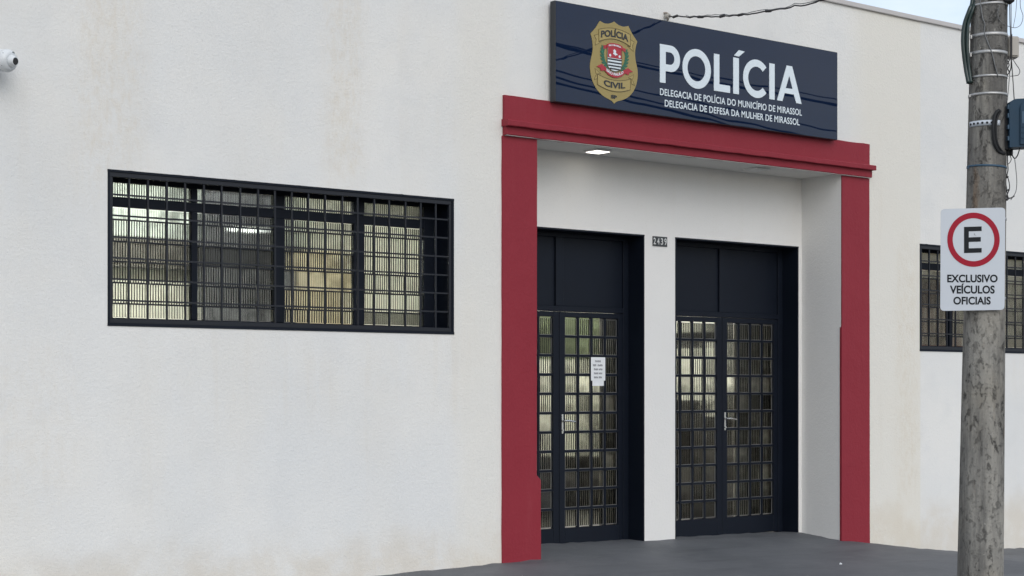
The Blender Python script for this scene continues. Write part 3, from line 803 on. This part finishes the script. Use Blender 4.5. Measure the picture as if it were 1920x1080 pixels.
text_plate('lettering', 'SÃO PAULO', 1.068, 1.264, 4.147, .024, 'vinyl_white', E_, -.0096, .035, .001, warp=lambda t: -.030 * (1 - (2 * t - 1) ** 2) + .012)

# ------------------------------------------------------------------ security camera
SC = empty('security_camera', (-4.435, 0, 3.60)); tag(SC, 'white security camera on the wall at the left edge', 'security camera')
MB().tube([(0, -.001, -.01), (0, -.035, -.01)], .066, 24).build('wall_mount', 'camera_white', SC)
dirv = Vector((.40, -.90, -.14)).normalized()
def along(t, r): return (Vector((.055, -.10, .005)) + dirv * t, r)
def body(name, prof_, mat, n=28):
    pts = [along(t, r) for t, r in prof_]
    return MB().tube([p for p, r in pts], 0, n, True, [r for p, r in pts]).build(name, mat, SC)
MB().tube([(0, -.03, -.01), (.055, -.10, .0)], .045, 16).build('arm', 'camera_white', SC)
body('housing', [(-.06, .045), (-.05, .062), (-.03, .070), (.06, .072), (.105, .073)], 'camera_white')
body('front_ring', [(.1052, .076), (.118, .077), (.135, .072), (.150, .062), (.156, .050)], 'camera_white')
body('lens_barrel', [(.150, .044), (.166, .040), (.186, .030), (.190, .028)], 'camera_white', 20)
body('lens', [(.1902, .0245), (.193, .022)], 'lens_black', 20)
up_ = dirv.cross(Vector((0, 0, 1))).normalized(); up2 = up_.cross(dirv)
c_ = along(.148, 0)[0] + up2 * .052 + up_ * -.010
MB().tube([c_ - dirv * .01, c_ + dirv * .006], .013, 6).build('infrared_window', 'camera_grey', SC)
for a in (35, 145, 215, 325):
    c_ = along(.127, 0)[0] + (up_ * math.cos(R(a)) + up2 * math.sin(R(a))) * .071
    MB().tube([c_ - dirv * .006, c_ + dirv * .008], .0035, 6).build('screw', 'camera_grey', SC)
MB().tube(smooth_path([(-.16, -.02, -.085), (-.08, -.07, -.092), (-.01, -.085, -.085), (.05, -.10, -.060)]), .013, 10).build('cable', 'black_rubber', SC)

# ------------------------------------------------------------------ pole  (local axes: x to the viewer's right, y away, z up)
PX = (1.386, -3.719)
PROT = -YAW
PG = gz(*PX)
LX = .064 / 4.09                     # slight lean
PO = empty('utility_pole', (PX[0], PX[1], 0), PROT)
tag(PO, 'round weathered concrete utility pole with steel bands at the right edge', 'pole')
def prad(z): return .1598 - (z - .09) * .0083
def pc(z): return LX * (z - .09)
prof_ = []
zz = PG - .6
while zz < 9.0:
    prof_.append((prad(zz), zz)); zz += .12
MB().lathe(prof_, 40, (-LX * .09, 0, 0), (LX, 0)).build('shaft', 'pole_concrete', PO)
def band(z, h, mat='steel', tilt=0.0, name='steel_band'):
    m = MB(); n = 40; b = 0
    for zz_, rr in ((z - h / 2, .0005), (z - h / 2, .0035), (z + h / 2, .0035), (z + h / 2, .0005)):
        for j in range(n):
            a = 2 * math.pi * j / n; r_ = prad(z) + rr
            m.v.append((pc(z) + r_ * math.cos(a), r_ * math.sin(a), zz_ + tilt * math.cos(a)))
    for i in range(3):
        for j in range(n): m.f.append((i * n + j, i * n + (j + 1) % n, (i + 1) * n + (j + 1) % n, (i + 1) * n + j)); m.sm.append(True)
    o = m.build(name, mat, PO)
    # buckle
    a = R(188); r_ = prad(z)
    MB().box(pc(z) + r_ * math.cos(a) - .009, pc(z) + r_ * math.cos(a) + .002, r_ * math.sin(a) - .015, r_ * math.sin(a) + .01, z - h * .75, z + h * .3).build('buckle', mat, o)
    return o
for z, h, t_ in ((4.135, .016, .004), (3.918, .024, .003), (3.792, .024, -.002), (3.624, .015, 0), (3.499, .017, 0)): band(z, h, 'steel', t_)
band(2.990, .014, 'box_blue_light', -.006)
# perforated strap (part way round)
m = MB(); n = 16; z = 3.290
for i in range(n + 1):
    a = R(192) + (R(294) - R(192)) * i / n; r_ = prad(z) + .0045
    for q in (-.019, .019): m.v.append((pc(z) + r_ * math.cos(a), r_ * math.sin(a), z + q))
for i in range(n): m.f.append((2 * i, 2 * i + 2, 2 * i + 3, 2 * i + 1)); m.sm.append(True)
ps = m.build('perforated_strap', 'plate_white', PO)
sol = ps.modifiers.new('thickness', 'SOLIDIFY'); sol.thickness = .003
for i in range(7):
    a = R(200) + R(13.5) * i; r_ = prad(z) + .0062
    c_ = Vector((pc(z) + r_ * math.cos(a), r_ * math.sin(a), z)); d_ = Vector((math.cos(a), math.sin(a), 0))
    MB().tube([c_ - d_ * .003, c_ + d_ * .001], .0085, 10).build('hole', 'black_rubber', ps)

# traffic plate on the pole
TS = empty('parking_sign', (0, 0, 0), 0)
tag(TS, 'white parking plate with red ring and letter E strapped to the pole', 'sign')
TS.location = (PX[0], PX[1], 0); TS.rotation_euler = (0, 0, PROT)
yy = -(prad(2.35) + .028)
k_ = (12.3 + yy) / 12.3                     # plate stands a little nearer than the pole's axis
ox = (1823.5 - 1838) * .003785
def tp(px, py): return ((px - 960) * .003785 * k_ - (1838 - 960) * .003785, 1.41 + (732 - py) * .003785 * k_)
c0, c1, c2, c3 = tp(1763, 583), tp(1883.5, 581), tp(1885, 389), tp(1764, 392)
def rounded(c, r_, n=5):
    out = []
    for i in range(4):
        p, a, b = Vector(c[i]), Vector(c[i - 1]), Vector(c[(i + 1) % 4])
        u, v = (a - p).normalized(), (b - p).normalized()
        for k in range(n + 1):
            t = k / n; out.append(tuple((p + u * r_) * (1 - t) ** 2 + p * 2 * t * (1 - t) + (p + v * r_) * t ** 2))
    return out
pl_ = plate('plate', [rounded((c0, c1, c2, c3), .03)], .003, 'plate_white', TS, yy)
rc = tp(1825.2, 449.5); ro = tp(1874.3, 449.5)[0] - rc[0]
plate('red_ring', [arc(rc[0], rc[1], ro, ro * 1.035, 0, 355, 71), arc(rc[0], rc[1], ro * .795, ro * .82, 0, 354, 59)], .001, 'sign_red', TS, yy - .0016)
e0, e1 = tp(1807.5, 474.5), tp(1840.5, 425.5)
ew, eh = e1[0] - e0[0], e1[1] - e0[1]
stw = ew * .27; sh_ = eh * .175
def sk(x, z): return (x, z + (x - e0[0]) * .03)
plate('letter', [[sk(*p) for p in ((e0[0], e0[1]), (e1[0], e0[1]), (e1[0], e0[1] + sh_), (e0[0] + stw, e0[1] + sh_), (e0[0] + stw, e0[1] + eh * .42), (e1[0] - ew * .05, e0[1] + eh * .42), (e1[0] - ew * .05, e0[1] + eh * .42 + sh_), (e0[0] + stw, e0[1] + eh * .42 + sh_), (e0[0] + stw, e1[1] - sh_), (e1[0], e1[1] - sh_), (e1[0], e1[1]), (e0[0], e1[1]))]], .001, 'sign_black', TS, yy - .0016)
for s, a, b, base, top in (('EXCLUSIVO', 1776, 1870.5, 529.5, 515), ('VEÍCULOS', 1781, 1865, 550.5, 535.5), ('OFICIAIS', 1787.5, 1857.5, 571, 556.5)):
    (xa, zb), (xb, zt) = tp(a, base), tp(b, top)
    text_plate('lettering', s, xa, xb, zb, zt - zb, 'sign_black', TS, yy - .0014, .03, .001)
for z in (2.62, 2.06):
    MB().box(pc(z) - .05, pc(z) + .03, yy + .0035, -prad(z) + .004, z - .016, z + .016).build('bracket', 'plate_back', TS)
    o = band(z, .018, 'plate_back', 0, 'clamp_band'); o.parent = TS
sc_ = tp(1826, 440)
plate('scratch', [[(sc_[0], sc_[1]), (sc_[0] + .014, sc_[1] - .008), (sc_[0] + .006, sc_[1] + .001), (sc_[0] + .003, sc_[1] + .012)]], .0006, 'camera_grey', TS, yy - .0024)

# dark green cable bundle bowed out from the left of the pole
def lp(px, py, y=0.0):               # place on the pole's own upright plane (metres)
    k = 1 + y / 12.3
    return ((px - 960) * .003785 * k - (1838 - 960) * .003785, y, 1.41 + (732 - py) * .003785 * k)
CB = empty('cable_bundle', (PX[0], PX[1], 0), PROT); tag(CB, 'dark green cable bundle bowed out from the left side of the pole', 'cable')
for i, (dx, dy, r_) in enumerate(((0, 0, .015), (.016, .014, .013), (.022, -.008, .012), (.008, .024, .012))):
    p = [lp(1826, -40, -.02), lp(1823, 4, -.03), lp(1818, 18, -.05), lp(1808.5, 45, -.04), lp(1805.5, 72, -.04), lp(1807, 100, -.04), lp(1811, 130, -.04), lp(1816, 156, -.06)]
    q = [Vector(a) + Vector((dx * (1 - abs(j - 4) / 5) + .004 * i, dy, 0)) for j, a in enumerate(p)]
    MB().tube(smooth_path(q, 5), r_, 10).build('cable', 'green_conduit', CB)
# loose grey wire running over the pole face
GW = empty('loose_wire', (PX[0], PX[1], 0), PROT); tag(GW, 'thin grey wire lying slantwise over the face of the pole', 'wire')
pts = [(1836, -30), (1842, 30), (1846, 45), (1845, 60), (1850, 78), (1858, 100), (1864, 125), (1870, 145)]
path = []
for px, py in pts:
    x, _, z = lp(px, py, -.11); dx = x - pc(z); r_ = prad(z) + .006
    path.append((x, -math.sqrt(max(.0004, r_ * r_ - dx * dx)), z))
MB().tube(smooth_path(path, 4), .0035, 8).build('wire', 'grey_wire', GW)

# blue-grey telecom box on the right of the pole
TB = empty('telecom_box', (PX[0], PX[1], 0), PROT); tag(TB, 'blue grey plastic telecom box cut by the right edge beside the pole', 'junction box')
bx0, bx1 = lp(1882.5, 240)[0], lp(1882.5, 240)[0] + .36
bz0, bz1 = lp(0, 281)[2], lp(0, 191)[2]
rr_ = .055
outl = [(bx0 + .004, bz0), (bx1, bz0 + .018)] + arc(bx1 - rr_, bz1 - rr_ + .015, rr_, rr_, 0, 90, 6) + arc(bx0 + rr_, bz1 - rr_, rr_, rr_, 90, 180, 6)
o = plate('housing', [outl], .17, 'box_blue', TB, -.13)
bv = o.modifiers.new('bevel', 'BEVEL'); bv.width = .008; bv.segments = 2; bv.limit_method = 'ANGLE'
ins = [(bx0 + .075, bz0 + .02), (bx1 - .02, bz0 + .032)] + arc(bx1 - .07, bz1 - .055, .05, .045, 0, 90, 5) + arc(bx0 + .125, bz1 - .065, .05, .045, 90, 180, 5)
o = plate('door', [ins], .012, 'box_blue', TB, -.1425); bv = o.modifiers.new('bevel', 'BEVEL'); bv.width = .004; bv.segments = 2
plate('label_plate', [rect(bx0 + .085, bx0 + .24, bz1 - .175, bz1 - .09)], .003, 'box_blue_light', TB, -.1457)
for z in (bz0 + .06, bz0 + .1, bz0 + .14):
    MB().box(bx0 + .08, bx1 - .03, -.1465, -.1427, z, z + .008).build('rib', 'box_blue', TB)
for z in (bz0 + .05, bz0 + .13, bz0 + .21, bz0 + .27):
    MB().box(bx0 - .008, bx0 + .012, -.125, -.09, z, z + .03).build('hinge', 'box_blue_light', TB)
MB().box(lp(1868, 0)[0], bx0 + .01, -.09, .03, bz0 - .012, bz1 - .045).build('mount', 'black_rubber', TB, bevel=.006)
MB().tube(smooth_path([lp(1874, 206, -.14), lp(1866, 215, -.15), lp(1862, 240, -.16), lp(1865, 268, -.15), lp(1873, 284, -.13), lp(1884, 288, -.1)]), .011, 10).build('cable_loop', 'black_rubber', TB)
MB().tube(smooth_path([lp(1876, 208, -.13), lp(1869, 222, -.14), lp(1867, 245, -.15), lp(1870, 270, -.14), lp(1880, 286, -.1)]), .009, 10).build('cable_loop', 'black_rubber', TB)
for px in (1880, 1885, 1890, 1896):
    a = lp(px, 280, -.05)
    MB().tube([a, (a[0], a[1], a[2] - .045)], .012, 10).build('cable_gland', 'black_rubber', TB)
def wire(pts, r_, mat='dark_wire', parent=None, sub=6, name='wire'):
    return MB().tube(smooth_path(pts, sub), r_, 7).build(name, mat, parent)
DW = empty('dangling_wires', (PX[0], PX[1], 0), PROT); tag(DW, 'tangle of thin black wires dangling below the telecom box', 'wires')
wire([lp(1896, 286, -.05), lp(1899, 293, -.05), lp(1903, 297, -.05), lp(1908, 291, -.05), lp(1912, 278, -.05)], .0042, parent=DW)
wire([lp(1902.5, 297, -.05), lp(1905, 320, -.05), lp(1906.5, 340, -.05), lp(1905, 358, -.05), lp(1900, 368, -.05), lp(1895, 375, -.05)], .0028, 'grey_wire', DW)
wire([lp(1889, 289, -.05), lp(1889, 305, -.05), lp(1890, 318, -.05), lp(1887, 332, -.05), lp(1885, 338, -.05)], .004, parent=DW)
wire([lp(1889, 330, -.05), lp(1892, 342, -.05), lp(1893, 352, -.05), lp(1891, 359, -.05), lp(1888, 366, -.05)], .0034, parent=DW)
wire([lp(1885, 336, -.05), lp(1887, 352, -.05), lp(1889, 366, -.05), lp(1890, 372, -.05), lp(1883, 379, -.05)], .0040, parent=DW)
wire([lp(1893, 290, -.05), lp(1896, 298, -.05), lp(1894, 304, -.05), lp(1890, 308, -.05)], .0028, parent=DW)
wire([lp(1886, 365, -.05), lp(1889, 371, -.05), lp(1896, 371, -.05), lp(1902, 367, -.05)], .0048, parent=DW)
wire([lp(1887, 330, -.06), lp(1890, 333, -.06)], .009, parent=DW, name='splice')
wire([lp(1887, 375, -.06), lp(1891, 371, -.06)], .009, parent=DW, name='splice')
wire([lp(1889.5, 355, -.06), lp(1892, 358, -.06)], .007, parent=DW, name='splice')

# small beige box higher up, and a black fitting at the top
SB = empty('small_meter_box', (PX[0], PX[1], 0), PROT); tag(SB, 'small beige box hung behind the right side of the pole near the top', 'junction box')
a, b = lp(1887, 110, .05), lp(1907.5, 70, .05)
MB().box(a[0], b[0], .0, .10, a[2], b[2]).build('housing', 'box_beige', SB, bevel=.012)
MB().box(a[0] + .012, b[0] - .012, -.006, -.0004, a[2] + .012, b[2] - .012).build('cover', 'box_beige', SB, bevel=.002)
MB().box(lp(1894, 0)[0], lp(1897, 0)[0], -.014, -.0064, a[2] - .01, b[2] + .01).build('strap', 'black_rubber', SB)
BF = empty('black_fitting', (PX[0], PX[1], 0), PROT); tag(BF, 'black cable clamp at the top of the pole by the frame edge', 'clamp')
a, b = lp(1880, 5.5, -.08), lp(1900, -40, -.08)
MB().box(a[0], b[0], -.12, -.02, a[2], b[2]).build('clamp_body', 'black_rubber', BF, bevel=.010)
MB().box(a[0] - .03, a[0] + .005, -.10, -.04, a[2] + .02, b[2] - .02).build('clamp_arm', 'black_rubber', BF, bevel=.004)
VW = empty('vertical_wires', (PX[0], PX[1], 0), PROT); tag(VW, 'thin drop wires running down the right side of the pole', 'wires')
wire([lp(1893, -60, -.03), lp(1893.5, 30, -.03), lp(1894.5, 60, -.05), lp(1896, 105, -.05), lp(1898.5, 140, -.04), lp(1902, 193, -.04)], .0035, parent=VW)
wire([lp(1896, -60, -.02), lp(1896, 40, -.02), lp(1896.5, 66, -.02)], .0026, 'grey_wire', VW)
wire([lp(1893.5, 132, -.02), lp(1891, 165, -.02), lp(1888, 195, -.02)], .003, 'grey_wire', VW)
wire([lp(1898, 110, -.02), lp(1906, 122, -.02), lp(1912, 132, -.02), lp(1910, 140, -.02), lp(1904, 142, -.02), lp(1894, 143, -.02)], .0026, 'dark_wire', VW)
wire([lp(1888, 112, -.02), lp(1892, 122, -.02), lp(1887, 134, -.02), lp(1890, 144, -.02)], .004, 'dark_wire', VW)
wire([lp(1893, 112, -.02), lp(1888, 124, -.02), lp(1893, 136, -.02)], .004, 'dark_wire', VW)
wire([lp(1896, 110, -.02), lp(1895, 130, -.02), lp(1888, 142, -.02)], .004, 'dark_wire', VW)
wire([lp(1908, -30, .02), lp(1905, 20, .02), lp(1901, 45, .02), lp(1900, 52, .02)], .0018, 'grey_wire', VW)
wire([lp(1914, -30, .02), lp(1913, 10, .02), lp(1918, 30, .02), lp(1914, 46, .02), lp(1904, 52, .02), lp(1893, 50, .02), lp(1882, 45, -.12), lp(1873, 35, -.14), lp(1871, 22, -.14), lp(1875, 10, -.14)], .0022, 'grey_wire', VW)

# ------------------------------------------------------------------ service wire to the wall hook
HK = empty('wall_hook', (1.863, 0, 4.748)); tag(HK, 'small pale hook in the wall just above the sign', 'hook')
MB().tube(smooth_path([(-.005, 0, .035), (-.004, -.03, .03), (-.002, -.05, .01), (0, -.045, -.02), (.01, -.03, -.03)]), .010, 9).build('hook_rod', 'copper_dull', HK)
MB().tube([(0, -.02, .0), (0, -.06, .0)], .022, 12).build('insulator', 'box_beige', HK)
SW = empty('service_wire', (0, 0, 0)); tag(SW, 'thin spliced dark wire stretched from the wall hook towards the pole', 'wire')
A_, Z_ = Vector((1.863, -.06, 4.748)), Vector((1.45, -3.62, 4.62))
pts = []
NS = 60
for i in range(NS + 1):
    t = i / NS
    p = A_.lerp(Z_, t); p.z -= .17 * 4 * t * (1 - t)
    p += Vector((random.gauss(0, .003), random.gauss(0, .003), random.gauss(0, .004)))
    pts.append(p)
MB().tube(pts, .006, 7).build('wire', 'dark_wire', SW)
for t in (.03, .12, .2, .28, .37, .55):
    i = int(t * NS); MB().tube([pts[i], pts[i + 1]], .012, 8).build('splice', 'dark_wire', SW)
pts2 = [p + Vector((0, .004, .012 + .006 * math.sin(i * .7))) for i, p in enumerate(pts)]
MB().tube(pts2[4:], .0032, 6).build('wire', 'grey_wire', SW)

# small scrap on the pavement
lx, ly = 2.43, -1.55
tag(MB().tube([(lx - .012, ly, gz(lx, ly) + .008), (lx, ly + .004, gz(lx, ly) + .012), (lx + .013, ly - .003, gz(lx, ly) + .007)], 0, 7, True, [.004, .009, .005]).build('paper_scrap', 'paper'), 'tiny white scrap lying on the grey pavement before the right pillar', 'litter')

# ------------------------------------------------------------------ overhead street lines (mirrored in the sign board)
for i, (y, z, r_, sag, lab) in enumerate(((-3.56, 4.98, .014, .75, 'lowest telephone cable strung along the street'), (-3.62, 5.08, .009, .55, 'second telephone cable along the street'), (-3.9, 5.16, .012, .8, 'third telephone cable along the street'), (-3.52, 5.32, .016, .5, 'fourth and thickest telephone cable along the street'), (-3.95, 5.45, .008, .4, 'fifth telephone cable along the street'),
        (-3.55, 6.15, .016, .35, 'black cable strung along the street above the telephone cables'), (-3.6, 6.45, .012, .30, 'thin cable strung along the street above the black one'),
        (-3.9, 6.75, .020, .40, 'thick cable strung along the street under the power lines'), (-3.7, 7.5, .010, .25, 'lower power line along the street'),
        (-3.5, 8.2, .008, .22, 'middle power line along the street'), (-4.0, 8.5, .008, .22, 'top power line along the street'))):
    pts = []
    for k in range(61):
        x = -32 + 66 * k / 60 + 1.4
        u = ((x - 1.4) % 33) / 33
        pts.append((x, y + .05 * math.sin(x), z - sag * 4 * u * (1 - u)))
    tag(MB().tube(pts, r_, 7).build('street_cable', 'dark_wire'), lab, 'cable', 'cables strung along the street')
